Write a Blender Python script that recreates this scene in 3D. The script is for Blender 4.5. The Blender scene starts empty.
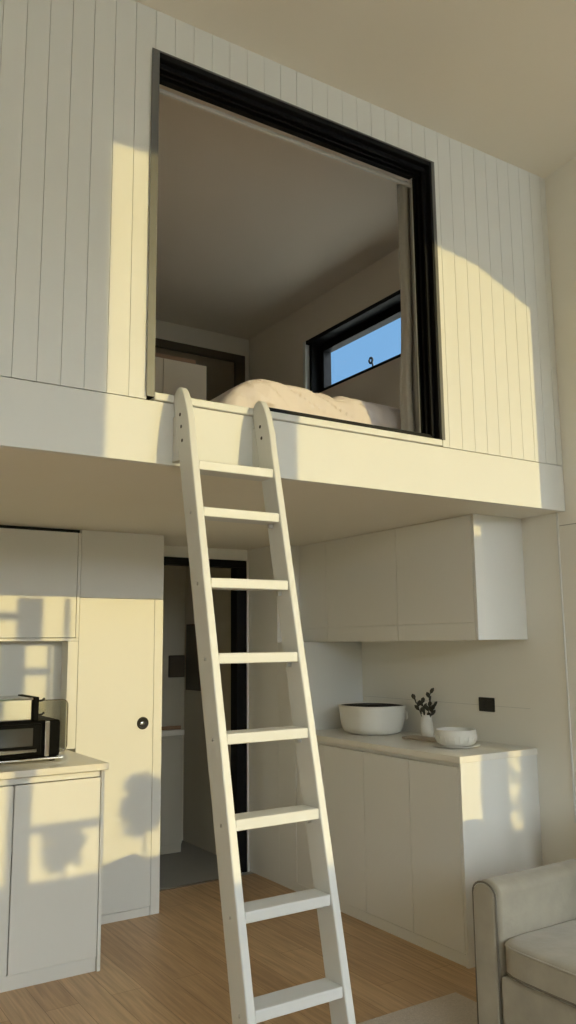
import bpy, bmesh, math, random
from mathutils import Vector, Matrix, noise
random.seed(7)
scene = bpy.context.scene
COL = scene.collection
PI = math.pi

# ------------------------------------------------------------------ materials
def mat(name, col, rough=.6, var=.0, scale=6., metal=0., bump=0., bscale=60., spec=.4, sheen=0., stretch=None):
    m = bpy.data.materials.new(name); m.use_nodes = True
    nt = m.node_tree; b = nt.nodes['Principled BSDF']
    b.inputs['Base Color'].default_value = (*col, 1)
    b.inputs['Roughness'].default_value = rough
    b.inputs['Metallic'].default_value = metal
    b.inputs['Specular IOR Level'].default_value = spec
    if sheen: b.inputs['Sheen Weight'].default_value = sheen
    tc = nt.nodes.new('ShaderNodeTexCoord'); src = tc.outputs['Object']
    if stretch:
        mp = nt.nodes.new('ShaderNodeMapping'); mp.inputs['Scale'].default_value = stretch
        nt.links.new(src, mp.inputs['Vector']); src = mp.outputs['Vector']
    if var:
        n = nt.nodes.new('ShaderNodeTexNoise'); n.inputs['Scale'].default_value = scale; n.inputs['Detail'].default_value = 4
        nt.links.new(src, n.inputs['Vector'])
        r = nt.nodes.new('ShaderNodeMix'); r.data_type = 'RGBA'
        r.inputs[6].default_value = (*[max(0, c*(1-var)) for c in col], 1)
        r.inputs[7].default_value = (*[min(1, c*(1+var)) for c in col], 1)
        nt.links.new(n.outputs['Fac'], r.inputs[0]); nt.links.new(r.outputs[2], b.inputs['Base Color'])
    if bump:
        n2 = nt.nodes.new('ShaderNodeTexNoise'); n2.inputs['Scale'].default_value = bscale; n2.inputs['Detail'].default_value = 5
        nt.links.new(src, n2.inputs['Vector'])
        bp = nt.nodes.new('ShaderNodeBump'); bp.inputs['Strength'].default_value = bump; bp.inputs['Distance'].default_value = .004
        nt.links.new(n2.outputs['Fac'], bp.inputs['Height']); nt.links.new(bp.outputs['Normal'], b.inputs['Normal'])
    return m

M = {}
M['wall']    = mat('painted_board', (.735, .73, .69), .65, .02, 3)
M['plaster'] = mat('painted_plaster', (.82, .79, .705), .8, .02, 3)
M['ceil']    = mat('ceiling_paint', (.80, .765, .675), .85, .02, 2)
M['cab']     = mat('cabinet_lacquer', (.76, .745, .695), .42, .015, 3)
M['top']     = mat('greige_worktop', (.78, .745, .66), .32, .05, 14)
M['groove']  = mat('groove_shadow_gap', (.42, .40, .35), .8)
M['groove2'] = mat('splashback_seam', (.60, .58, .52), .7)
M['bedpaint'] = mat('warm_bedroom_paint', (.80, .715, .60), .85, .02, 2)
M['doorleaf'] = mat('brown_door_leaf', (.24, .19, .13), .6, .08, 8)
M['flange'] = mat('sunlit_frame_flange', (.13, .13, .122), .4, .03, 20)  # black frame face coloured lighter grey to imitate sun on it
M['black']   = mat('black_aluminium', (.006, .006, .007), .55, .05, 20, bump=.05, spec=.15)
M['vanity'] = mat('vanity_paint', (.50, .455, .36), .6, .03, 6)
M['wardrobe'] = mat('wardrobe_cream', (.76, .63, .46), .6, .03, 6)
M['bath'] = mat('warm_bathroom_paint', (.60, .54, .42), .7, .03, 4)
M['ovenblack'] = mat('black_enamel', (.0045, .0045, .0045), .6, .05, 20, spec=.05)
M['blackm']  = mat('black_matt', (.015, .014, .013), .5, .05, 20)
M['ladder']  = mat('white_painted_wood', (.66, .66, .635), .45, .02, 12, bump=.05, bscale=40)
M['steel']   = mat('brushed_steel', (.50, .495, .48), .27, .05, 10, metal=1, stretch=(1, 1, 30))
M['chrome']  = mat('polished_chrome', (.66, .65, .63), .10, .02, 10, metal=1)
M['hole']    = mat('dark_screw_hole', (.05, .045, .04), .7, .05, 40)
M['screw']   = mat('zinc_screw', (.62, .62, .62), .3, .05, 60, metal=.9)
M['brown']   = mat('brown_wood', (.34, .19, .11), .55, .15, 12, stretch=(1, 8, 8))
M['darkfr']  = mat('dark_stained_frame', (.10, .075, .05), .6, .1, 12)
M['tile']    = mat('grey_floor_tile', (.34, .33, .30), .5, .06, 8)
M['ceramic'] = mat('matt_ceramic', (.80, .77, .69), .3, .03, 14)
M['stone']   = mat('speckled_stoneware', (.74, .71, .64), .5, .06, 40)
M['inside']  = mat('dark_glaze', (.02, .017, .014), .8, .05, 14, spec=.1)
M['leaf']    = mat('dark_dried_leaf', (.05, .045, .03), .7, .3, 30)
M['green']   = mat('shrub_leaf', (.10, .16, .05), .6, .3, 10)
M['bark']    = mat('shrub_bark', (.16, .11, .07), .9, .2, 20)
M['sofa']    = mat('greige_velvet', (.37, .332, .258), .85, .22, 11, bump=.5, bscale=35, sheen=.3)
M['piping']  = mat('dark_piping', (.17, .15, .115), .8, .08, 30)
M['rug']     = mat('beige_woven_rug', (.56, .49, .42), .95, .22, 120, bump=.6, bscale=160)
M['duvet']   = mat('pale_pink_cotton', (.81, .72, .69), .85, .03, 9, bump=.25, bscale=30)
M['mattress']= mat('mattress_ticking', (.7, .68, .64), .85, .03, 20)
M['curtain'] = mat('grey_linen', (.50, .475, .43), .9, .06, 60, bump=.2, bscale=120)
M['pillow']  = mat('sage_patterned_cotton', (.30, .31, .23), .9, .45, 26, bump=.2)
M['ground']  = mat('pale_bounce_ground', (.56, .52, .44), .95, .25, 2)
M['frame_w'] = mat('grey_window_frame', (.6, .6, .58), .5, .03, 10)

def glass_mat(name, tint, refl=.06):
    m = bpy.data.materials.new(name); m.use_nodes = True
    nt = m.node_tree; nt.nodes.clear()
    o = nt.nodes.new('ShaderNodeOutputMaterial'); mx = nt.nodes.new('ShaderNodeMixShader')
    t = nt.nodes.new('ShaderNodeBsdfTransparent'); g = nt.nodes.new('ShaderNodeBsdfGlossy')
    t.inputs['Color'].default_value = (*tint, 1); g.inputs['Roughness'].default_value = .02
    mx.inputs[0].default_value = refl
    nt.links.new(t.outputs[0], mx.inputs[1]); nt.links.new(g.outputs[0], mx.inputs[2]); nt.links.new(mx.outputs[0], o.inputs[0])
    return m
M['glass'] = glass_mat('window_glass', (.97, .98, .97), .04)
M['tinted'] = glass_mat('clear_board_glass', (.80, .80, .74), .08)

def oven_glass():
    m = mat('smoked_oven_glass', (.05, .048, .045), .08, .05, 5, spec=.8)
    return m
M['ovenglass'] = oven_glass()

def floor_mat():
    m = bpy.data.materials.new('oak_planks'); m.use_nodes = True
    nt = m.node_tree; b = nt.nodes['Principled BSDF']; L = nt.links.new
    tc = nt.nodes.new('ShaderNodeTexCoord')
    mp = nt.nodes.new('ShaderNodeMapping'); mp.inputs['Rotation'].default_value = (0, 0, PI/2)
    L(tc.outputs['Object'], mp.inputs['Vector'])
    br = nt.nodes.new('ShaderNodeTexBrick')
    br.inputs['Scale'].default_value = 1; br.inputs['Brick Width'].default_value = 1.5; br.inputs['Row Height'].default_value = .14
    br.inputs['Mortar Size'].default_value = .0012; br.inputs['Mortar Smooth'].default_value = .3; br.offset = .37
    br.inputs['Color1'].default_value = (.47, .30, .158, 1); br.inputs['Color2'].default_value = (.58, .39, .215, 1)
    br.inputs['Mortar'].default_value = (.22, .13, .06, 1)
    L(mp.outputs[0], br.inputs['Vector'])
    mp2 = nt.nodes.new('ShaderNodeMapping'); mp2.inputs['Scale'].default_value = (26, 1.3, 1)
    L(tc.outputs['Object'], mp2.inputs['Vector'])
    n = nt.nodes.new('ShaderNodeTexNoise'); n.inputs['Scale'].default_value = 2.2; n.inputs['Detail'].default_value = 6; n.inputs['Distortion'].default_value = .6
    L(mp2.outputs[0], n.inputs['Vector'])
    cr = nt.nodes.new('ShaderNodeValToRGB'); cr.color_ramp.elements[0].position = .3; cr.color_ramp.elements[1].position = .75
    cr.color_ramp.elements[0].color = (.72, .70, .68, 1); cr.color_ramp.elements[1].color = (1.15, 1.13, 1.1, 1)
    L(n.outputs['Fac'], cr.inputs[0])
    mx = nt.nodes.new('ShaderNodeMix'); mx.data_type = 'RGBA'; mx.blend_type = 'MULTIPLY'; mx.inputs[0].default_value = 1
    L(br.outputs['Color'], mx.inputs[6]); L(cr.outputs[0], mx.inputs[7]); L(mx.outputs[2], b.inputs['Base Color'])
    b.inputs['Roughness'].default_value = .42
    return m
M['floor'] = floor_mat()

# ------------------------------------------------------------------ mesh helpers (all in world coordinates)
def nb(): return bmesh.new()
def box(bm, x0, x1, y0, y1, z0, z1):
    vs = [bm.verts.new(p) for p in ((x0,y0,z0),(x1,y0,z0),(x1,y1,z0),(x0,y1,z0),(x0,y0,z1),(x1,y0,z1),(x1,y1,z1),(x0,y1,z1))]
    for f in ((0,3,2,1),(4,5,6,7),(0,1,5,4),(1,2,6,5),(2,3,7,6),(3,0,4,7)): bm.faces.new([vs[i] for i in f])
    return bm
def bx(*a): return box(nb(), *a)
def prism(bm, poly, axis, a0, a1):
    def P(u, v, w): return {'x': (w, u, v), 'y': (u, w, v), 'z': (u, v, w)}[axis]
    A = [bm.verts.new(P(u, v, a0)) for u, v in poly]; B = [bm.verts.new(P(u, v, a1)) for u, v in poly]
    n = len(poly)
    bm.faces.new(A); bm.faces.new(B[::-1])
    for i in range(n): bm.faces.new((A[i], B[i], B[(i+1)%n], A[(i+1)%n]))
    return bm
def lathe(bm, prof, c, n=40, sx=1, sy=1, rot=0, shape=None):
    rings = []
    for r, z in prof:
        ring = []
        for i in range(n):
            a = 2*PI*i/n; k = shape(a) if shape else 1
            x, y = r*k*math.cos(a)*sx, r*k*math.sin(a)*sy
            ring.append(bm.verts.new((c[0]+x*math.cos(rot)-y*math.sin(rot), c[1]+x*math.sin(rot)+y*math.cos(rot), c[2]+z)))
        rings.append(ring)
    for a, b in zip(rings, rings[1:]):
        for i in range(n): bm.faces.new((a[i], a[(i+1)%n], b[(i+1)%n], b[i]))
    bm.faces.new(rings[0][::-1]); bm.faces.new(rings[-1])
    return bm
def tube(bm, pts, r, n=8, closed=False):
    pts = [Vector(p) for p in pts]; rings = []; m = len(pts)
    for i, p in enumerate(pts):
        if closed: d = pts[(i+1)%m]-pts[i-1]
        else: d = pts[min(i+1, m-1)]-pts[max(i-1, 0)]
        d.normalize(); up = Vector((0,0,1)) if abs(d.z) < .9 else Vector((1,0,0))
        s = d.cross(up).normalized(); t = s.cross(d)
        rr = r[i] if isinstance(r, (list, tuple)) else r
        rings.append([bm.verts.new(p+s*rr*math.cos(2*PI*k/n)+t*rr*math.sin(2*PI*k/n)) for k in range(n)])
    rng = range(m) if closed else range(m-1)
    for i in rng:
        a, b = rings[i], rings[(i+1)%m]
        for k in range(n): bm.faces.new((a[k], a[(k+1)%n], b[(k+1)%n], b[k]))
    if not closed: bm.faces.new(rings[0][::-1]); bm.faces.new(rings[-1])
    return bm
def cyl(bm, c, axis, r, h, n=20):
    d = {'x': Vector((1,0,0)), 'y': Vector((0,1,0)), 'z': Vector((0,0,1))}[axis]
    return tube(bm, [Vector(c), Vector(c)+d*h], r, n)

OFF = {}
def obj(name, bm, m, parent=None, bevel=0, smooth=False, seg=2, subsurf=0):
    off = OFF.get(parent.name, Vector()) if parent else Vector()
    bmesh.ops.recalc_face_normals(bm, faces=bm.faces)
    if parent: bmesh.ops.translate(bm, verts=bm.verts, vec=-off)
    me = bpy.data.meshes.new(name); bm.to_mesh(me); bm.free()
    me.materials.append(m if not isinstance(m, str) else M[m])
    o = bpy.data.objects.new(name, me); COL.objects.link(o)
    if parent: o.parent = parent; OFF[o.name] = off
    if smooth or bevel:
        for p in me.polygons: p.use_smooth = True
    if bevel:
        md = o.modifiers.new('edge', 'BEVEL'); md.width = bevel; md.segments = seg; md.limit_method = 'ANGLE'; md.angle_limit = math.radians(40)
        md.harden_normals = True
    if subsurf:
        s = o.modifiers.new('sub', 'SUBSURF'); s.levels = subsurf; s.render_levels = subsurf
    return o
def tag(o, label=None, cat=None, group=None, kind=None):
    if label: o['label'] = label
    if cat: o['category'] = cat
    if group: o['group'] = group
    if kind: o['kind'] = kind
    return o
def thing(name, label, cat, loc, group=None):
    o = bpy.data.objects.new(name, None); COL.objects.link(o); o.location = loc; o.empty_display_size = .1
    OFF[o.name] = Vector(loc)
    return tag(o, label, cat, group)
def single(name, bm, m, label, cat, group=None, **k):
    """a thing that is one mesh: origin moved to its own base"""
    cs = [v.co.copy() for v in bm.verts]
    lo = Vector([min(c[i] for c in cs) for i in range(3)]); hi = Vector([max(c[i] for c in cs) for i in range(3)])
    loc = Vector(((lo.x+hi.x)/2, (lo.y+hi.y)/2, lo.z))
    bmesh.ops.translate(bm, verts=bm.verts, vec=-loc)
    o = obj(name, bm, m, **k); o.location = loc
    OFF[o.name] = loc
    return tag(o, label, cat, group)
def struct(name, bm, m, label=None, parent=None, **k):
    o = obj(name, bm, m, parent, **k)
    if not parent: o['kind'] = 'structure'
    if label: o['label'] = label
    return o

# ------------------------------------------------------------------ key dimensions
XR = 3.355            # inner face of the wall along the kitchen run
XL = -1.75            # opposite wall, out of view
YF = 2.65             # face of the loft wall
YB = 4.43             # front of the built-in cupboards
YD = 4.88             # doorway wall
YREAR = -2.9
ZC = 3.857            # ceiling at the loft wall
SL = .115              # ceiling rises towards the glazing
def zc(y): return ZC + SL*(YF-y)

# ------------------------------------------------------------------ room shell
struct('floor', bx(XL-.1, XR+.06, YREAR, 4.815, -.05, 0), 'floor', 'oak plank floor of the living area')
struct('floor_bathroom', bx(1.2, 2.95, 4.815, 6.0, -.05, -.003), 'tile', 'grey tiled bathroom floor')
bm = prism(nb(), [(YREAR, zc(YREAR)), (YF+.15, zc(YF+.15)), (YF+.15, 4.35), (YREAR, 4.80)], 'x', XL-.1, XR+.1)
struct('ceiling', bm, 'ceil', 'plain ceiling of the living area')
struct('ceiling_bedroom', bx(XL-.1, XR+.25, YF+.15, 5.9, 3.97, 4.35), 'bedpaint', 'plain ceiling over the loft bed')
# loft slab (underside = ceiling of the kitchen)
struct('floor_loft', bx(XL, XR-.001, YF+.03, 6.0, 2.08, 2.308), 'ceil', 'loft floor slab over the kitchen')
# fascia beam
struct('trim_beam', bx(XL, XR-.001, YF, YF+.03, 2.08, 2.3065), 'wall', 'smooth cream fascia below the loft boarding', bevel=.002)

# loft wall of tongue-and-groove boards, each a strip with a groove beside it
OX0, OX1, OZ0, OZ1 = 1.125, 2.548, 2.318, 3.685      # opening
bm = nb(); P = .0805; x = .656-P*30
while x < XR:
    a, b = max(x+.001, XL), min(x+P-.001, XR-.001)
    if b > a+.004:
        if b <= OX0 or a >= OX1:
            box(bm, a, b, YF, YF+.012, 2.309, ZC)
        else:
            box(bm, a, b, YF, YF+.012, OZ1, ZC)
            if a < OX0: box(bm, a, OX0, YF, YF+.012, 2.309, OZ1)
            if b > OX1: box(bm, OX1, b, YF, YF+.012, 2.309, OZ1)
    x += P
for r in ((XL, OX0, 2.309, 3.97), (OX1, XR-.001, 2.309, 3.97), (OX0, OX1, OZ1, 3.97)):
    box(bm, r[0], r[1], YF+.0055, YF+.15, r[2], r[3])
struct('wall_loft', bm, 'wall', 'cream vertical tongue and groove boarding of the loft front')
# sill of the loft opening
struct('trim_sill', bx(1.152, 2.535, YF-.012, YF+.20, 2.309, 2.337), 'wall', 'white sill of the loft opening', bevel=.004)

# walls under and around
struct('wall_left', bx(XL-.1, XL, YREAR, 6.0, 0, 4.5), 'plaster')
bm = nb()
box(bm, 2.818, 2.85, YD, YD+.06, 0, 2.08); box(bm, 2.0, 2.818, YD, YD+.06, 2.006, 2.08); box(bm, XL, 2.2, YD, YD+.06, 0, 2.08)
struct('wall_kitchen', bm, 'plaster', 'back wall around the bathroom doorway')
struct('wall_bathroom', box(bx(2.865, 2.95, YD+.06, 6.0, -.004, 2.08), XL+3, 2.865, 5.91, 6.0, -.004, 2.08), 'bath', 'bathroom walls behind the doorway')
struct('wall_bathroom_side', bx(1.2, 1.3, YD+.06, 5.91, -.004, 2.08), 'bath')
struct('wall_bedroom', bx(XL, XR, 5.75, 5.9, 2.308, 3.97), 'bedpaint', 'back wall of the loft bedroom')

# wall along the kitchen run; unseen side bay added to let sun in
T = .05; YC0 = 2.257; YW = YREAR; XE = 6.6
bm = nb()
box(bm, XR, XR+T, 2.64, 2.80, 0, 4.3)
box(bm, XR, XR+.2, 2.80, 5.9, 0, 2.30)
b2 = bm; bm = nb(); box(bm, XR, XR+.2, 2.80, 5.9, 2.30, 3.24)
box(bm, XR, XR+.2, 2.80, 3.15, 3.24, 3.686); box(bm, XR, XR+.2, 4.937, 5.9, 3.24, 3.686); box(bm, XR, XR+.2, 2.80, 5.9, 3.686, 4.3)
struct('wall_bedroom_side', bm, 'bedpaint', 'side wall of the loft bedroom with the window'); bm = b2
box(bm, XR, XR+T, YC0, 2.64, 1.06, 4.3); box(bm, XR, XR+T, YC0, 2.335, 0, 1.06)  # low opening and post out of view, shaped to dapple the cabinet end
struct('wall_right', bm, 'plaster', 'plain wall beside the kitchen run and armchair')
struct('wall_bay', box(bx(XE, XE+.1, YW-.05, 2.70, 0, 4.8), XR+T, XE, 2.66, 2.70, 0, 4.8), 'plaster')
struct('floor_bay', bx(XR+.06, XE, YW-.05, 2.66, -.05, 0), 'floor')
struct('ceiling_bay', prism(nb(), [(YW-.05, zc(YW-.05)), (2.70, zc(2.70)), (2.70, 4.3), (YW-.05, 4.80)], 'x', XR+.1, XE+.1), 'ceil')
HEAD = [(5.9,4.18),(5.6705,4.285),(5.5035,4.352),(5.3285,4.418),(5.0505,4.452),(3.4755,4.427)]  # opening outline shaped to the upper edge of the sun patch
bm = nb()
box(bm, XR+.001, 3.4755, YW-.05, YW, 0, 4.8); box(bm, 5.9, XE, YW-.05, YW, 0, 4.8)
box(bm, 3.4755, 5.38, YW-.05, YW, 0, 1.844); box(bm, 5.38, 5.9, YW-.05, YW, 0, 1.78)
prism(bm, HEAD+[(3.4755,4.8),(5.9,4.8)], 'y', YW-.05, YW)
struct('wall_bay_front', bm, 'plaster')

# white edge trim and panel seam on that wall
struct('trim_wall', bx(XR-.008, XR-.0005, 2.698, 2.706, .60, 2.079), 'wall', 'slim white vertical trim on the wall below the fascia')
struct('trim_panel', bx(XR-.004, XR-.0005, 1.9, 2.69, 2.010, 2.014), 'groove', 'fine dark horizontal seam on the wall')
struct('trim_splashback', bx(XR-.002, XR-.0005, 2.94, 4.30, 1.109, 1.1112), 'groove2', 'fine seam across the splashback')

# unseen glazing of the side bay, bars shaped to pattern the sunlight
w = bpy.data.objects.new('window_2', None); COL.objects.link(w); w['kind'] = 'structure'; w.location = (4.7, YW, 1.8); OFF[w.name] = Vector(w.location)
w['label'] = 'unseen side bay glazing with bars shaped to pattern the sunlight'
bm = nb(); g0, g1 = YW-.045, YW-.010
box(bm, 4.146, 4.2675, g0, g1, 3.20, 4.435); box(bm, 4.060, 4.151, g0, g1, 1.844, 3.20)
box(bm, 4.4855, 4.6085, g0, g1, 1.844, 3.244)
box(bm, 4.151, 4.4855, g0, g1, 3.131, 3.167); box(bm, 4.151, 4.4855, g0, g1, 2.052, 2.085)
box(bm, 4.6085, 4.7385, g0, g1, 2.866, 2.900); box(bm, 4.7385, 4.7535, g0, g1, 1.844, 3.244)
box(bm, 5.595, 5.680, g0, g1, 1.78, 3.20)
obj('window_frame', bm, 'frame_w', w)
bm = prism(nb(), [(3.4755,1.844),(5.38,1.844),(5.38,1.78),(5.9,1.78)]+HEAD, 'y', YW-.030, YW-.026)
obj('window_pane', bm, 'glass', w)

# unseen rear glazing, added and sized to let skylight in
bm = nb()
for x0, x1, z0, z1 in ((XL, XL+.5, 0, 4.7), (XL+.5, XR, 3.0, 4.7), (3.0, XR, 0, 3.0)): box(bm, x0, x1, YREAR-.1, YREAR, z0, z1)
struct('wall_rear', bm, 'plaster')
w = bpy.data.objects.new('window_3', None); COL.objects.link(w); w['kind'] = 'structure'; w.location = (.8, YREAR, 0); OFF[w.name] = Vector(w.location)
bm = nb()
for x0, x1 in ((XL+.5, XL+.56), (.45, .53), (1.75, 1.83), (2.94, 3.0)): box(bm, x0, x1, YREAR-.06, YREAR-.02, 0, 3.0)
box(bm, XL+.56, 2.94, YREAR-.06, YREAR-.02, 2.94, 3.0); box(bm, XL+.56, 2.94, YREAR-.06, YREAR-.02, 0, .06)
obj('window_frame', bm, 'black', w)
obj('window_pane', bx(XL+.56, 2.94, YREAR-.042, YREAR-.038, .06, 2.94), 'glass', w)

# ------------------------------------------------------------------ loft opening : black sliding window frame
w = bpy.data.objects.new('window_4', None); COL.objects.link(w); w['kind'] = 'structure'; w.location = (1.84, YF, 2.32); OFF[w.name] = Vector(w.location)
w['label'] = 'large black framed sliding opening of the loft'
bm = nb(); f = YF-.006
box(bm, OX0, OX0+.028, f, YF+.10, 2.318, OZ1)            # jamb
box(bm, OX1-.024, OX1, f, YF+.115, 2.338, OZ1)
box(bm, OX0+.028, OX1-.024, f, YF+.136, OZ1-.028, OZ1)   # head
obj('window_frame', bm, 'black', w, bevel=.002)
bm = nb(); box(bm, OX0-.003, OX0+.027, f-.003, f-.0003, 2.319, OZ1); box(bm, OX1-.012, OX1+.006, f-.003, f-.0003, 2.338, OZ1); box(bm, OX0+.027, OX1-.012, f-.003, f-.0003, OZ1-.006, OZ1)
obj('flange', bm, 'flange', w)
bm = nb()
for k in range(3): box(bm, OX0+.03, OX1-.026, YF+.02+.032*k, YF+.03+.032*k, OZ1-.046, OZ1-.028)
obj('head_track', bm, 'black', w)
bm = nb()
for k in range(3): box(bm, OX1-.042, OX1-.024, YF+.022+.032*k, YF+.032+.032*k, 2.36, OZ1-.05)
obj('jamb_track', bm, 'black', w)
bm = nb(); box(bm, 1.62, OX1-.026, YF+.030, YF+.060, 2.3375, 2.365); box(bm, 1.62, OX1-.026, YF+.075, YF+.115, 2.3375, 2.361)
obj('bottom_track', bm, 'black', w)

# loft window in the side wall
w = bpy.data.objects.new('window_1', None); COL.objects.link(w); w['kind'] = 'structure'; w.location = (XR, 4.05, 3.24); OFF[w.name] = Vector(w.location)
w['label'] = 'wide black framed loft window showing blue sky'
bm = nb()
box(bm, XR-.004, XR+.19, 3.16, 4.90, 3.655, 3.684)       # head lining
box(bm, XR+.03, XR+.19, 4.875, 4.905, 3.245, 3.655)       # jamb lining
box(bm, XR+.002, XR+.19, 3.16, 4.90, 3.2405, 3.262)         # sill
box(bm, XR+.10, XR+.17, 4.82, 4.875, 3.262, 3.655); box(bm, XR+.10, XR+.17, 3.16, 3.21, 3.262, 3.655)
box(bm, XR+.10, XR+.17, 3.21, 4.82, 3.600, 3.655); box(bm, XR+.10, XR+.17, 3.21, 4.82, 3.262, 3.285)
obj('window_frame', bm, 'black', w, bevel=.002)
obj('window_reveal', bx(XR-.006, XR+.19, 4.906, 4.936, 3.242, 3.684), 'wall', w)
obj('window_pane', bx(XR+.13, XR+.136, 3.21, 4.82, 3.285, 3.60), 'glass', w)
bm = tube(nb(), [(XR+.085, 4.215, 3.262), (XR+.085, 4.222, 3.30), (XR+.085, 4.232, 3.335)], .006)
tube(bm, [(XR+.085, 4.245+.017*math.cos(a), 3.352+.019*math.sin(a)) for a in [2*PI*i/14 for i in range(14)]], .0075, 8, True)
obj('window_latch', bm, 'blackm', w, smooth=True)

# ------------------------------------------------------------------ bathroom doorway
d = bpy.data.objects.new('door_1', None); COL.objects.link(d); d['kind'] = 'structure'; d.location = (2.5, YD, 0); OFF[d.name] = Vector(d.location)
d['label'] = 'black framed bathroom doorway under the loft'
bm = nb(); box(bm, 2.20, 2.817, YD-.012, YD+.075, 1.957, 2.005)
box(bm, 2.742, 2.817, YD-.012, YD+.075, .001, 1.957)
obj('door_frame', bm, 'black', d, bevel=.003)
obj('door_trim', bx(2.8185, 2.829, YD-.016, YD-.001, .001, 2.005), 'wall', d)
obj('threshold', bx(2.00, 2.74, 4.800, 4.822, .0005, .006), 'steel', d)

# ------------------------------------------------------------------ bathroom things
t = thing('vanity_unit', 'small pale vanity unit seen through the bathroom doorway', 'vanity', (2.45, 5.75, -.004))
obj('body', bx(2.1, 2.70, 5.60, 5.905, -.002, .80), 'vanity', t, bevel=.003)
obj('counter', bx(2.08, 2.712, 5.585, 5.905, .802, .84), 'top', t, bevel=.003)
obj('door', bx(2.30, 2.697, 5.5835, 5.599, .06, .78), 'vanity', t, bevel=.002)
single('tray', box(bx(2.45, 2.70, 5.62, 5.78, .8405, .852), 2.45, 2.70, 5.62, 5.63, .852, .866), 'brown', 'low dark tray lying on the bathroom vanity', 'tray', bevel=.003)
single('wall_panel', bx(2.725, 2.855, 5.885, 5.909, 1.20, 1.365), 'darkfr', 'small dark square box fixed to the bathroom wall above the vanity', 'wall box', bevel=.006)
t = thing('mirror', 'tall dark mirror on the bathroom side wall, partly behind the ladder', 'mirror', (2.86, 5.6, 1.1))
obj('frame', bx(2.85, 2.864, 5.60, 5.86, 1.105, 1.60), 'darkfr', t, bevel=.003)
obj('mirror_glass', bx(2.846, 2.8495, 5.612, 5.848, 1.117, 1.588), mat('dim_mirror', (.10, .085, .06), .35, metal=.3, var=.05), t)

# ------------------------------------------------------------------ tall built-in cupboards beside the doorway
t = thing('pantry_cupboard', 'full height cream cupboard with round black finger pull beside the doorway', 'cupboard', (1.76, 4.6, 0))
obj('body', bx(1.513, 2.0, YB+.02, YD-.001, .0, 2.079), 'cab', t, bevel=.002)
obj('side_panel', bx(1.955, 2.008, YB-.001, YB+.0195, .0, 1.705), 'cab', t, bevel=.002)
obj('filler_panel', bx(1.513, 2.008, YB-.001, YB+.0195, 1.7065, 2.079), 'cab', t, bevel=.002)
d = obj('door', bx(1.513, 1.9535, YB-.001, YB+.0195, .045, 1.705), 'cab', t, bevel=.002)
obj('bottom_rail', bx(1.513, 1.951, YB+.001, YB+.0195, .0, .042), 'cab', t)
p = obj('finger_pull', lathe(nb(), [(.0, 0), (.034, 0), (.034, .004), (.027, .006), (.024, .003), (.0, .003)][1:], (0, 0, 0), 28), 'blackm', d, smooth=True)
def turn(o, c):   # lay a shape made round the origin (axis z) against a front, axis -y
    me = o.data; off = OFF[o.name]
    mt = Matrix.Translation(Vector(c)-off) @ Matrix.Rotation(PI/2, 4, 'X') @ Matrix.Translation(off)
    me.transform(mt)
turn(p, (1.892, YB-.0015, 1.017))
q = obj('pull_disc', lathe(nb(), [(.013, 0), (.013, .002), (.010, .004)], (0, 0, 0), 20), 'chrome', p, smooth=True)
turn(q, (1.887, YB-.005, 1.015))

# cupboard above the niche
t = thing('wall_cupboard', 'cream wall cupboard over the niche with the oven', 'cupboard', (.9, 4.6, 1.472))
obj('body', bx(.2, 1.490, YB+.01, YD-.001, 1.49, 2.06), 'cab', t, bevel=.002)
obj('bottom_panel', bx(.2, 1.508, YB-.012, YD-.001, 1.472, 1.488), 'cab', t, bevel=.002)
obj('end_panel', bx(1.492, 1.5085, YB-.012, YD-.001, 1.489, 2.06), 'cab', t, bevel=.002)
obj('door', bx(.85, 1.489, YB-.014, YB+.008, 1.491, 2.06), 'cab', t, bevel=.002)
obj('door', bx(.2, .846, YB-.014, YB+.008, 1.491, 2.06), 'cab', t, bevel=.002)
obj('shadow_gap', bx(.2, 1.5085, YB+.02, YB+.06, 2.0605, 2.0795), 'blackm', t)
# niche lining
bm = nb(); ND = YB+.10
box(bm, 1.455, 1.5105, YB-.001, ND, .9085, 1.471); box(bm, .2, .30, YB-.001, ND, .9085, 1.471); box(bm, .2, 1.5105, ND, ND+.03, .9085, 1.471)
single('niche_lining', bm, 'cab', 'cream lined niche behind the oven under the wall cupboard', 'niche')

# base cabinet with worktop (oven side)
CY = 3.832
t = thing('base_cabinet', 'cream base cabinet carrying the oven, beside the round-pull cupboard', 'cabinet', (.9, 4.1, 0))
obj('body', bx(.0, 1.434, CY+.022, YB+.10, .062, .83), 'cab', t)
obj('end_panel', bx(1.436, 1.452, CY-.001, YB-.004, .0, .876), 'cab', t, bevel=.0015)
obj('door', bx(1.042, 1.433, CY, CY+.02, .064, .842), 'cab', t, bevel=.002)
obj('door', bx(.52, 1.036, CY, CY+.02, .064, .842), 'cab', t, bevel=.002)
obj('door', bx(.0, .514, CY, CY+.02, .064, .842), 'cab', t, bevel=.002)
obj('top_rail', bx(.0, 1.434, CY+.012, CY+.0215, .846, .876), 'cab', t)
obj('plinth', bx(.0, 1.434, CY+.012, CY+.0215, .0, .060), 'cab', t)
single('worktop', bx(.0, 1.462, CY-.028, YB+.099, .877, .908), 'top', 'greige worktop under the black oven', 'worktop', bevel=.003)

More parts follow.
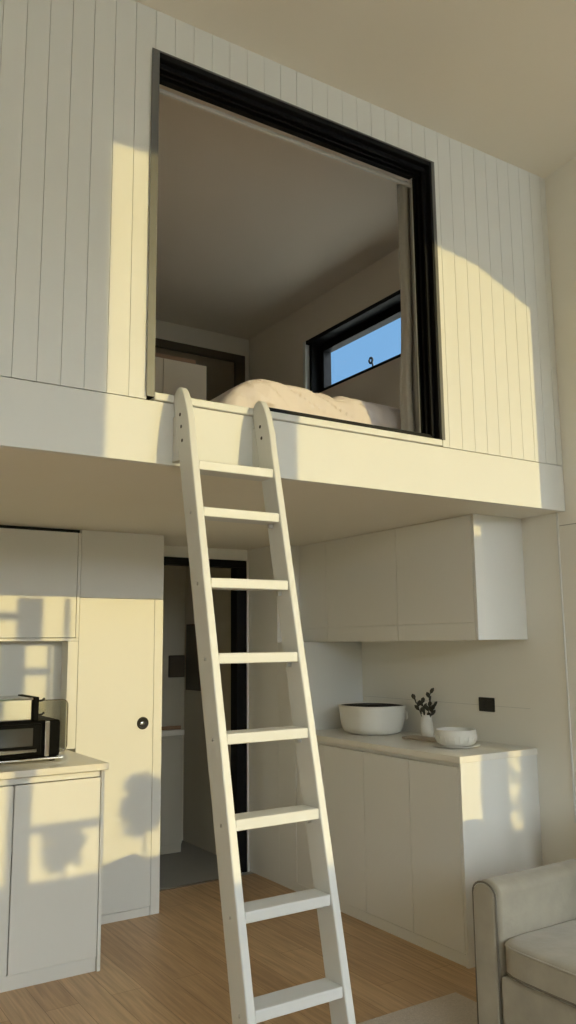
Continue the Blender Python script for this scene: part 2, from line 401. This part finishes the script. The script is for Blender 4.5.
# ------------------------------------------------------------------ tall cabinet beside doorway and run along the wall
t = thing('tall_cabinet', 'full height beige cabinet between the doorway and the basin worktop', 'cabinet', (3.1, 4.58, 0))
obj('body', bx(2.851, XR-.001, 4.502, YD+.02, .0, 2.0795), 'cab', t, bevel=.002)
obj('door', bx(2.83, 2.849, 4.502, YD+.012, .062, 2.0795), 'cab', t, bevel=.001)
obj('side_unit', bx(2.83, XR-.001, 4.31, 4.5005, .062, 1.4545), 'cab', t, bevel=.001)
obj('plinth', bx(2.842, 2.849, 4.312, YD+.012, .0, .058), 'cab', t)
RY0, RY1 = 2.915, 4.307
t = thing('base_cabinet', 'long beige base cabinet under the basin and bowl, ending beside the armchair', 'cabinet', (3.1, 3.6, 0))
obj('body', bx(2.852, XR-.001, RY0+.018, RY1, .052, .872), 'cab', t)
obj('end_panel', bx(2.8305, XR-.001, RY0, RY0+.0165, .0, .888), 'cab', t, bevel=.0015)
ys = [RY0+.018, 3.281, 3.650, 4.019, RY1]
for a, b in zip(ys, ys[1:]): obj('door', bx(2.831, 2.850, a+.0015, b-.0015, .055, .868), 'cab', t, bevel=.002)
obj('plinth', bx(2.838, 2.8505, RY0+.018, RY1, .0, .051), 'cab', t)
obj('top_rail', bx(2.846, 2.8515, RY0+.018, RY1, .873, .888), 'cab', t)
single('worktop', bx(2.822, XR-.001, RY0-.006, RY1, .8885, .92), 'top', 'long greige worktop carrying the basin, vase and bowl', 'worktop', bevel=.003)
t = thing('wall_cabinet', 'row of beige wall cabinets over the basin worktop', 'cabinet', (3.2, 3.6, 1.455))
UY1 = 4.500
obj('body', bx(3.022, XR-.001, 2.952, UY1, 1.460, 2.0795), 'cab', t)
obj('end_panel', bx(3.003, XR-.001, 2.932, 2.9505, 1.4555, 2.0795), 'cab', t, bevel=.0015)
ys = [2.952, 3.532, 4.20, UY1]
for a, b in zip(ys, ys[1:]):
    obj('door', bx(3.003, 3.0205, a+.0012, b-.0012, 1.5415, 2.077), 'cab', t, bevel=.001)
    obj('grip_rail', bx(3.003, 3.0205, a+.0012, b-.0012, 1.4555, 1.540), 'cab', t, bevel=.001)

# ------------------------------------------------------------------ loft ladder
def yf(z): return 2.523-.22613*(2.2-z)
SX0, SX1, RXL, RXR = 1.2282, 1.5865, 1.2570, 1.5580
DEP = .097
t = thing('loft_ladder', 'white painted wooden ladder leaning on the loft fascia', 'ladder', (1.4, 2.1, 0))
ZA, zt, yb = 2.15, 2.357, YF-.003        # rounded head: long curve over the front, short one at the back
ya = yb-.040
poly = [(yf(0), 0), (yf(1.2), 1.2), (yf(ZA), ZA)]
for i in range(1, 15):
    a = PI/2*i/14
    poly.append((ya-(ya-yf(ZA))*math.cos(a)+.012*math.sin(2*a), ZA+(zt-ZA)*math.sin(a)))
for i in range(1, 9):
    a = PI/2*(1-i/8); poly.append((ya+.040*math.cos(a), zt-.044+.044*math.sin(a)))
poly += [(yf(2.18)+DEP, 2.18), (yf(1.2)+DEP, 1.2), (yf(0)+DEP, 0)]
for x0, x1 in ((SX0, RXL), (RXR, SX1)):      # packing piece between stile and fascia
    pk = [(yf(2.09)+DEP+.0005, 2.09), (YF-.0006, 2.09), (YF-.0006, 2.255), (yf(2.255)+DEP+.0005, 2.255)]
    obj('mounting_block', prism(nb(), pk, 'x', x0+.001, x1-.001), 'ladder', t)
holes = [(2.594, 2.252), (2.584, 2.206), (2.575, 2.154)]
zr = [1.9065-.2431*i for i in range(8)]
for s, (x0, x1) in enumerate(((SX0, RXL), (RXR, SX1))):
    st = obj('stile', prism(nb(), poly, 'x', x0, x1), 'ladder', t, bevel=.006, seg=3)
    for k, (y, z) in enumerate(holes[:3 if s == 0 else 2]):
        xo = SX0 if s == 0 else RXR
        obj('screw_hole', cyl(nb(), (xo-.0012, y-.005, z), 'x', .0065, .001, 14), 'hole', st)
    if s == 0:
        for z in zr:
            obj('screw', cyl(nb(), (SX0-.003, yf(z)+.04, z-.018), 'x', .0055, .0028, 12), 'screw', st, smooth=True)
    else:
        for z in zr:
            bm = bx(RXR-.016, RXR-.0005, yf(z)+.045, yf(z)+.055, z-.050, z-.0345)
            obj('bracket', bm, 'screw', st)
for z in zr+[2.074]:
    d = .088
    obj('rung', bx(RXL+.0005, RXR-.0005, yf(z)+.003, yf(z)+d, z-.033, z), 'ladder', t, bevel=.004, seg=2)

# ------------------------------------------------------------------ things on the oven side worktop
t = thing('toaster_oven', 'black toaster oven with a glass window and chrome trim', 'oven', (1.0, 4.2, .908))
obj('body', bx(.70, 1.302, 4.035, 4.33, .930, 1.098), 'ovenblack', t, bevel=.012, seg=3)
dr = obj('door', bx(.72, 1.205, 4.018, 4.0335, .945, 1.085), 'ovenblack', t, bevel=.004)
obj('window', bx(.76, 1.165, 4.0145, 4.0175, .985, 1.068), 'ovenglass', dr, bevel=.001)
bm = tube(nb(), [(.76, 3.995, .966), (1.175, 3.995, .966)], .010, 12)
for x in (.79, 1.14): cyl(bm, (x, 3.995, .966), 'y', .006, .023, 10)
obj('handle', bm, 'chrome', dr, smooth=True)
obj('corner_trim', bx(1.222, 1.246, 4.017, 4.034, .932, 1.096), 'chrome', t, bevel=.005)
obj('base_trim', bx(.70, 1.315, 4.012, 4.33, .9165, .9295), 'chrome', t, bevel=.005)
for x in (.74, 1.27):
    for y in (4.05, 4.29): obj('foot', cyl(nb(), (x, y, .9085), 'z', .013, .008, 12), 'blackm', t)
t = thing('bread_bin', 'brushed steel box with a black end, standing on the oven', 'box', (.95, 4.2, 1.098))
obj('body', bx(.62, 1.163, 4.03, 4.30, 1.0985, 1.205), 'steel', t, bevel=.010, seg=3)
obj('end_cap', bx(1.164, 1.192, 4.026, 4.304, 1.0985, 1.209), 'ovenblack', t, bevel=.004)
obj('rim', bx(.62, 1.163, 4.024, 4.0295, 1.196, 1.206), 'chrome', t, bevel=.002)
for z in (1.122, 1.188):
    bm = tube(nb(), [(1.192, 4.06, z), (1.215, 4.058, z+.002), (1.226, 4.055, z+.012)], .0055, 8)
    obj('knob', bm, 'blackm', t, smooth=True)
# glass board standing behind
def rrect(x0, x1, z0, z1, r, n=6):
    out = []
    for cx, cz, a0 in ((x1-r, z1-r, 0), (x0+r, z1-r, PI/2), (x0+r, z0+r, PI), (x1-r, z0+r, 3*PI/2)):
        for i in range(n+1):
            a = a0+PI/2*i/n; out.append((cx+r*math.cos(a), cz+r*math.sin(a)))
    return out
pl = rrect(1.255, 1.436, .9095, 1.172, .03)
t = thing('chopping_board', 'clear glass board with dark rim standing upright beside the oven', 'chopping board', (1.295, 4.345, .908))
obj('pane', prism(nb(), pl, 'y', 4.340, 4.346), 'tinted', t)
obj('rim', tube(nb(), [(u, 4.343, max(v, .9125)) for u, v in pl], .0028, 6, True), 'piping', t, smooth=True)

# ------------------------------------------------------------------ things on the long worktop
def sq(n):     # superellipse radius factor
    return lambda a: 1/((abs(math.cos(a))**n+abs(math.sin(a))**n)**(1/n))
t = thing('basin', 'rounded white ceramic basin with a dark inside on the long worktop', 'basin', (3.150, 3.965, .92))
c = (3.150, 3.965, .9205)
prof = [(.02, 0), (.120, 0), (.148, .010), (.162, .035), (.171, .085), (.177, .150), (.180, .160), (.176, .164), (.170, .160)]
obj('shell', lathe(nb(), prof+[(.160, .10), (.145, .035), (.11, .018), (.02, .016)], c, 56, .98, 1.10, 0, sq(2.6)), 'ceramic', t, smooth=True)
obj('lining', lathe(nb(), [(.169, .1595), (.1585, .10), (.1435, .036), (.11, .0195), (.02, .0175)], c, 56, .98, 1.10, 0, sq(2.6)), 'inside', t, smooth=True)
lx, ly = c[0]+.150, c[1]-.128
bm = tube(nb(), [(lx-.01, ly+.01, .9205+.128), (lx+.003, ly-.003, .9205+.116), (lx+.004, ly-.004, .9205+.088), (lx-.01, ly+.01, .9205+.070)], [.007, .010, .010, .007], 10)
obj('lug', bm, 'ceramic', t, smooth=True)
# vase with dried stems
t = thing('vase', 'slim white vase of dark dried stems beside the basin', 'vase', (3.262, 3.612, .92))
obj('body', lathe(nb(), [(.025, .0005), (.032, .003), (.035, .03), (.034, .07), (.028, .105), (.027, .118), (.029, .122), (.024, .121), (.023, .10), (.028, .06), (.02, .012), (.004, .01)], (3.262, 3.612, .92), 32), 'ceramic', t, smooth=True)
def stem(dx, dy, h, rot, label):
    bm = nb(); base = Vector((3.262, 3.612, .945)); tip = Vector((3.262+dx, 3.612+dy, .92+h))
    pts = [base.lerp(tip, i/6)+Vector((0, 0, .01*math.sin(PI*i/6))) for i in range(7)]
    tube(bm, pts, .0025, 6)
    st_pts = pts
    lb = nb()
    for k in range(5):
        p = st_pts[3].lerp(st_pts[6], k/4); a = rot+k*2.4
        dr = (tip-base).normalized()*.7+Vector((math.cos(a)*.6, math.sin(a)*.6, .25)); dr.normalize()
        s = dr.cross(Vector((.3, .5, .8))).normalized(); n = s.cross(dr)
        L, W = .040, .0135
        up = [p+dr*L*f+s*W*g+n*.006*hh for f, g, hh in ((0,0,0),(.35,.8,.5),(.7,.8,.7),(1,0,.3),(.7,-.8,.7),(.35,-.8,.5))]
        dn = [q-n*.005 for q in up]
        A = [lb.verts.new(q) for q in up]; B = [lb.verts.new(q) for q in dn]
        lb.faces.new(A); lb.faces.new(B[::-1])
        for i in range(6): lb.faces.new((A[i], B[i], B[(i+1)%6], A[(i+1)%6]))
    r = single('dried_stem', bm, 'leaf', label, 'dried stem', 'dried stems in the vase', smooth=True)
    obj('leaves', lb, 'leaf', r)
stem(-.030, .060, .205, .3, 'dark dried stem leaning furthest towards the basin')
stem(-.008, .022, .185, 1.1, 'short dark dried stem between its neighbours in the vase')
stem(.004, -.030, .240, 2.0, 'tallest dark dried stem standing in the white vase')
stem(.012, -.045, .165, 3.0, 'short dark dried stem leaning towards the bowl')
# bowl on its plate
BC = (3.090, 3.205, .9205)
single('plate', lathe(nb(), [(.02, 0), (.085, 0), (.118, .006), (.120, .009), (.085, .006), (.02, .006)], BC, 44), 'stone', 'flat white stoneware plate under the ribbed bowl', 'plate', smooth=True)
t = thing('bowl', 'faceted white stoneware bowl standing on a plate', 'bowl', (BC[0], BC[1], BC[2]+.007))
c2 = (BC[0], BC[1], BC[2]+.0065)
obj('shell', lathe(nb(), [(.02, 0), (.078, 0), (.098, .014), (.106, .040), (.106, .066), (.103, .079), (.098, .079), (.099, .062), (.097, .040), (.085, .018), (.02, .010)], c2, 12), 'stone', t, bevel=.002)
bm = nb()
for i in range(26):
    a = 2*PI*i/26
    tube(bm, [(c2[0]+r*math.cos(a), c2[1]+r*math.sin(a), c2[2]+z) for r, z in ((.095, .016), (.1025, .034), (.1035, .050))], .0035, 6)
obj('ribs', bm, 'stone', t, smooth=True)
single('flat_strip', prism(nb(), rrect(3.10, 3.215, 3.40, 3.66, .03), 'z', .9205, .930), mat('brown_strip', (.42, .35, .26), .5, .15, 14, stretch=(1, 6, 1)), 'thin brown strip lying flat in front of the vase', 'serving board', bevel=.002)  # thin brown slab on the worktop in front of the vase
t = thing('wall_socket', 'black double wall socket on the splashback above the bowl', 'socket', (XR, 3.234, 1.078))
obj('plate', bx(XR-.010, XR-.0005, 3.178, 3.289, 1.078, 1.152), 'blackm', t, bevel=.004)
for y in (3.205, 3.262): obj('insert', bx(XR-.0125, XR-.0102, y-.019, y+.019, 1.093, 1.137), 'blackm', t, bevel=.001)

# ------------------------------------------------------------------ armchair
t = thing('armchair', 'greige velvet armchair with piped rounded arm against the wall', 'armchair', (2.8, 1.75, 0))
AX, AY1, AW, AZ = 2.25, 2.290, .115, .612
def arm(y0, y1, sgn):
    cyy = (y0+y1)/2; r = (y1-y0)/2; ps = []
    for i in range(13):
        a = PI*i/12; ps.append((cyy+r*math.cos(a), AZ-r*.72+r*.72*math.sin(a)))
    ps = [(y1, .05)]+ps+[(y0, .05)]
    obj('arm', prism(nb(), ps, 'x', AX+.02, 3.20), 'sofa', t, bevel=.018, seg=3)
    # front panel, inset inside its piping
    pf = [(cyy+(y-cyy)*.86, z if z < .06 else .05+(z-.05)*.985) for y, z in ps]
    fp = obj('arm_panel', prism(nb(), pf, 'x', AX, AX+.0195), 'sofa', t, bevel=.006)
    pts = [(AX+.006, cyy+(y-cyy)*.93, .05+(z-.05)*.993) for y, z in ps]
    obj('piping', tube(nb(), pts, .0034, 8), 'piping', fp, smooth=True)
arm(AY1-AW, AY1, 1)
arm(1.10, 1.10+AW, -1)
SY0, SY1 = 1.10+AW+.004, AY1-AW-.003
obj('base', bx(AX+.004, 3.14, SY0, SY1, .05, .318), 'sofa', t, bevel=.012)
def cushion(x0, x1, y0, y1, z0, z1, crown, n=14, e=7, axis='z'):
    """pillow-like rounded block as a superellipsoid grid"""
    bm = nb(); bmesh.ops.create_cube(bm, size=2)
    bmesh.ops.subdivide_edges(bm, edges=bm.edges, cuts=n, use_grid_fill=True)
    for v in bm.verts:
        p = v.co.copy(); l = (abs(p.x)**e+abs(p.y)**e+abs(p.z)**e)**(1/e); p = p/l
        k = 1+crown*(1-p.x**2)*(1-p.y**2) if axis == 'z' else 1+crown*(1-p.y**2)*(1-p.z**2)
        if axis == 'z': p.z *= k
        else: p.x *= k
        wob = noise.noise(Vector((p.x*2.3, p.y*2.3, p.z*2.3)))*.012
        v.co = Vector(((x0+x1)/2+p.x*(x1-x0)/2, (y0+y1)/2+p.y*(y1-y0)/2, (z0+z1)/2+p.z*(z1-z0)/2+wob*(z1-z0)))
    return bm
sc = obj('seat_cushion', cushion(AX-.014, 3.02, SY0, SY1, .319, .442, .10, e=12), 'sofa', t, smooth=True)
def ring(z, e=12):
    cx, cyy, hx, hy = (AX-.014+3.02)/2, (SY0+SY1)/2, (3.02-AX+.014)/2, (SY1-SY0)/2
    pz = abs((z-.3805)/.0615)/1.02; k = (1-min(pz, .97)**e)**(1/e); out = []
    for i in range(96):
        a = 2*PI*i/96; q = (abs(math.cos(a))**e+abs(math.sin(a))**e)**(-1/e)*k
        out.append((cx+hx*q*math.cos(a), cyy+hy*q*math.sin(a), z))
    return out
obj('piping', tube(nb(), ring(.424), .004, 6, True), 'sofa', sc, smooth=True)
obj('piping', tube(nb(), ring(.337), .0035, 6, True), 'piping', sc, smooth=True)
obj('backrest', cushion(3.0, 3.30, 1.11, 2.28, .06, .80, 0, e=8), 'sofa', t, smooth=True)
for x in (AX+.06, 3.10):
    for y in (1.16, 2.23): obj('foot', lathe(nb(), [(.022, .0125 if x < 2.6 else 0), (.028, .052)], (x, y, 0), 14), 'brown', t, smooth=True)
# scatter cushion
bm = cushion(-.07, .07, -.20, .20, -.19, .19, 0, n=14, e=3)
for v in bm.verts:
    f = 1-.55*max(abs(v.co.y)/.2, abs(v.co.z)/.19)**2.2; v.co.x *= max(f, .12)*1.3
    kk = 1+.10*(abs(v.co.y)/.2*abs(v.co.z)/.19)**2; v.co.y *= kk; v.co.z *= kk
bm.transform(Matrix.Translation((2.86, 1.93, .655)) @ Matrix.Rotation(math.radians(-17), 4, 'Z') @ Matrix.Rotation(math.radians(14), 4, 'Y'))
single('scatter_cushion', bm, 'pillow', 'sage green patterned scatter cushion leaning in the armchair', 'cushion', smooth=True)

# rug
bm = nb(); nx, ny = 30, 60; x0, x1, y0, y1 = 1.86, 2.587, .5, 2.747
box(bm, x0, x1, y0, y1, .0005, .012)
r = single('rug', bm, 'rug', 'beige woven rug on the oak floor beneath the armchair', 'rug', bevel=.003)

# ------------------------------------------------------------------ loft bedroom
t = thing('bed', 'low bed on the loft floor beneath the pink duvet', 'bed', (2.05, 3.9, 2.309))
obj('bed_base', bx(1.60, 2.60, 3.02, 4.62, 2.3095, 2.36), 'mattress', t, bevel=.01)
obj('mattress', bx(1.76, 2.58, 3.04, 4.60, 2.361, 2.50), 'mattress', t, bevel=.04, seg=3)
# duvet : closed draped sheet
def duvet():
    bm = nb(); X0, X1, Y0, Y1 = 1.535, 2.655, 2.93, 4.68; NX, NY = 150, 150; rows = []
    def h(u, v):
        x = X0+(X1-X0)*u; y = Y0+(Y1-Y0)*v
        dl, dr_, df, db = x-X0, X1-x, y-Y0, Y1-y; d_f = df
        def rise(d, w, p=2.2): return 1-(1-min(d/w, 1))**p
        k = rise(dl, .30, 1.8)*rise(dr_, .07, 2.6)*rise(df, .10, 2.4)*rise(db, .15)
        z = 2.345+(.248-.018*(x-1.75))*k
        q = Vector((x*3.0+y*1.4, y*2.2-x*.9, 0))
        wr = noise.noise(q)*.004+noise.noise(q*3.1+Vector((3, 1, 0)))*.0025+noise.noise(q*7.3)*.0015
        # creases running down from the ridge towards the front edge
        a1 = noise.noise(Vector((x*6+z*11+y*3, x*1.4-z*2.5-y*.8, 5))); a2 = noise.noise(Vector((x*12+z*19+y*9, x*2-z*4+y*1.5, 9)))
        cr = -.024*max(0, 1-abs(a1)/.12)**1.6-.010*max(0, 1-abs(a2)/.11)*.6**1.5
        z += min(1, k*1.3)*(wr+cr*(1.0 if d_f < .5 else .5))
        return x, y, z
    def jit(x, y):   # front drape undulates
        return .014*noise.noise(Vector((x*8, 1.3, 2)))+.007*noise.noise(Vector((x*19, 4.3, 2)))
    for j in range(NY+1):
        row = []
        for i in range(NX+1):
            x, y, z = h(i/NX, (j/NY)**1.6); row.append(bm.verts.new((x, y+jit(x, y)*(1 if j < 20 else 0), z)))
        rows.append(row)
    for j in range(NY):
        for i in range(NX): bm.faces.new((rows[j][i], rows[j][i+1], rows[j+1][i+1], rows[j+1][i]))
    return bm
o = single('duvet', duvet(), 'duvet', 'rumpled pale pink duvet lying on the loft bed', 'duvet', smooth=True)
sd = o.modifiers.new('thick', 'SOLIDIFY'); sd.thickness = .012; sd.offset = -1

t = thing('wardrobe', 'low cream wardrobe against the dim back of the loft', 'wardrobe', (2.0, 4.95, 2.309))
obj('body', bx(1.45, 2.42, 4.722, 5.2, 2.3095, 3.27), 'wardrobe', t, bevel=.003)
obj('door', bx(2.11, 2.418, 4.70, 4.7205, 2.33, 3.262), 'wardrobe', t, bevel=.002)
obj('door', bx(1.452, 2.105, 4.70, 4.7205, 2.33, 3.262), 'wardrobe', t, bevel=.002)
WB = single('wooden_board', bx(1.5, 2.36, 4.74, 5.0, 3.2705, 3.305), 'brown', 'long brown wooden board lying on top of the wardrobe', 'board', bevel=.004)
d = bpy.data.objects.new('door_2', None); COL.objects.link(d); d['kind'] = 'structure'; d.location = (2.8, 5.75, 2.31); OFF[d.name] = Vector(d.location)
d['label'] = 'dark framed door in the back of the loft'
bm = nb(); box(bm, 1.9, 3.29, 5.70, 5.749, 3.735, 3.80); box(bm, 3.20, 3.29, 5.70, 5.749, 2.309, 3.735)
obj('door_frame', bm, 'darkfr', d, bevel=.004)
obj('door_leaf', bx(1.9, 3.198, 5.725, 5.749, 2.309, 3.734), 'doorleaf', d)

# curtain and its rail
single('curtain_rail', bx(1.17, 2.62, YF+.152, YF+.166, 3.640, 3.655), 'wall', 'slim white curtain rail along the head of the loft opening', 'curtain rail', bevel=.002)
def curtain():
    bm = nb(); NZ, NU = 60, 90; rows = []
    for j in range(NZ+1):
        v = j/NZ; z = 3.70-v*(3.70-2.325); row = []
        for i in range(NU+1):
            u = i/NU; left = 2.545-.012*v-.016*math.exp(-((v-.80)/.16)**2)
            x = left+(2.80-left)*u
            ph = 2*PI*6.0*u+.5*math.sin(3*v)
            y = 2.875+.032*math.cos(ph)*(.75+.4*v)+.006*noise.noise(Vector((u*9, v*5, 0)))
            x += .008*math.sin(ph*2)
            row.append(bm.verts.new((x, y, z)))
        rows.append(row)
    for j in range(NZ):
        for i in range(NU): bm.faces.new((rows[j][i], rows[j][i+1], rows[j+1][i+1], rows[j+1][i]))
    return bm
o = single('curtain', curtain(), 'curtain', 'grey linen curtain drawn to the side of the loft opening', 'curtain', smooth=True)
sd = o.modifiers.new('thick', 'SOLIDIFY'); sd.thickness = .003

# ------------------------------------------------------------------ outdoors
single('bounce_ground', bx(-40, 40, -60, 50, -.45, -.30), 'ground', 'pale ground added unseen outside the glazing to bounce light', 'bounce_ground')['kind'] = 'structure'  # pale ground added out of view to bounce light onto the ceilings
def shrub(c, rad, n, label):  # foliage added out of view to throw blobs and dapples indoors
    t = thing('shadow_shrub', label, 'shrub', (c[0], c[1], -.30), 'added shadow shrubs outside')
    bm = nb(); tube(bm, [(c[0], c[1], -.30), (c[0]+.02, c[1], c[2]*.5), (c[0], c[1]+.02, c[2])], [.02, .014, .006], 8)
    obj('stem', bm, 'bark', t)
    bm = nb()
    for k in range(n):
        while True:
            q = Vector([random.uniform(-1, 1) for _ in range(3)])
            if q.length < 1: break
        p = Vector(c)+Vector((q.x*rad[0], q.y*rad[1], q.z*rad[2]))
        d = Vector([random.gauss(0, 1) for _ in range(3)]).normalized(); s = d.cross(Vector((.2, .9, .3))).normalized(); nn = s.cross(d)
        L = random.uniform(.04, .07); W = L*.35
        vs = [bm.verts.new(p+d*L*a+s*W*b+nn*.006*e) for a, b, e in ((0,0,0),(.5,1,1),(1,0,0),(.5,-1,1))]
        bm.faces.new(vs)
    obj('foliage', bm, 'green', t)
def out(xp, zp, dist):   # a point outside on the sun's line through (xp, zp) of the bay glazing
    return (xp+.45*dist, YW-dist, zp+.2107*dist)
shrub(out(5.20, 2.13, 1.2), (.11, .14, .15), 420, 'dense shrub added unseen to shadow the cupboard door')
shrub(out(5.74, 1.96, .9), (.17, .12, .15), 120, 'loose shrub added unseen to dapple the cabinet end')
shrub(out(4.285, 1.97, 1.3), (.07, .10, .09), 170, 'slim shrub added unseen to shadow the base cabinet door')

bm = nb()
bmesh.ops.create_cube(bm, size=2); bmesh.ops.subdivide_edges(bm, edges=bm.edges, cuts=30, use_grid_fill=True)
for v in bm.verts:
    v.co = Vector((0+v.co.x*17, -9.5+v.co.y*.5, 1.32+v.co.z*1.61))
    n3 = noise.noise_vector(v.co*1.7)*.10+noise.noise_vector(v.co*5)*.05
    v.co += Vector((n3.x, n3.y, n3.z if v.co.z > 0 else 0))
single('shading_hedge', bm, 'green', 'long leafy block added unseen to cut off the low sky', 'shading_hedge')  # leafy block added out of view to darken the sky near the horizon

# ------------------------------------------------------------------ light
trav = Vector((-.45, 1, -.2107)).normalized()
sl = bpy.data.lights.new('sun', 'SUN'); sl.energy = 2.2; sl.angle = math.radians(.25); sl.color = (1, .78, .30)
so = bpy.data.objects.new('sun', sl); COL.objects.link(so); so.rotation_euler = trav.to_track_quat('-Z', 'Y').to_euler(); so.location = (8, -8, 6)
wd = bpy.data.worlds.new('sky'); scene.world = wd; wd.use_nodes = True
nt = wd.node_tree; bg = nt.nodes['Background']; LK = nt.links.new
tc = nt.nodes.new('ShaderNodeTexCoord')
dt = nt.nodes.new('ShaderNodeVectorMath'); dt.operation = 'DOT_PRODUCT'; sd_ = -trav; dt.inputs[1].default_value = Vector((sd_.x, sd_.y, .25)).normalized()
LK(tc.outputs['Generated'], dt.inputs[0])
rmp = nt.nodes.new('ShaderNodeValToRGB'); mr = nt.nodes.new('ShaderNodeMapRange'); mr.inputs[1].default_value = -1; mr.inputs[2].default_value = 1
LK(dt.outputs['Value'], mr.inputs[0]); LK(mr.outputs[0], rmp.inputs[0])
el = rmp.color_ramp.elements          # blue away from the sun, pale and bright around it
el[0].position = 0; el[0].color = (.0204, .0440, .0797, 1)
el[1].position = 1; el[1].color = (.60, .655, .70, 1)
e = el.new(.84); e.color = (.94, 1.045, 1.16, 1)
e = el.new(.40); e.color = (.0223, .0468, .0815, 1)
e = el.new(.62); e.color = (.36, .42, .48, 1)
LK(rmp.outputs[0], bg.inputs[0]); bg.inputs[1].default_value = 10.4

# ------------------------------------------------------------------ camera
f_px, yaw, pitch, roll = 828.577, math.radians(32.9608), math.radians(8.9857), math.radians(-.5726)
F = Vector((math.sin(yaw)*math.cos(pitch), math.cos(yaw)*math.cos(pitch), math.sin(pitch)))
r = Vector((math.cos(yaw), -math.sin(yaw), 0)); u = r.cross(F)
r2 = math.cos(roll)*r+math.sin(roll)*u; u2 = -math.sin(roll)*r+math.cos(roll)*u
cam = bpy.data.cameras.new('camera'); co = bpy.data.objects.new('camera', cam); COL.objects.link(co)
mt = Matrix((r2, u2, -F)).transposed().to_4x4(); mt.translation = (0, 0, 1.45); co.matrix_world = mt
cam.sensor_fit = 'VERTICAL'; cam.sensor_height = 36; cam.lens = f_px/1024*36; cam.clip_start = .05; cam.clip_end = 300
scene.camera = co
vs = scene.view_settings
vs.view_transform = 'Standard'; vs.look = 'None'; vs.gamma = 1; vs.use_curve_mapping = False; vs.exposure = 0
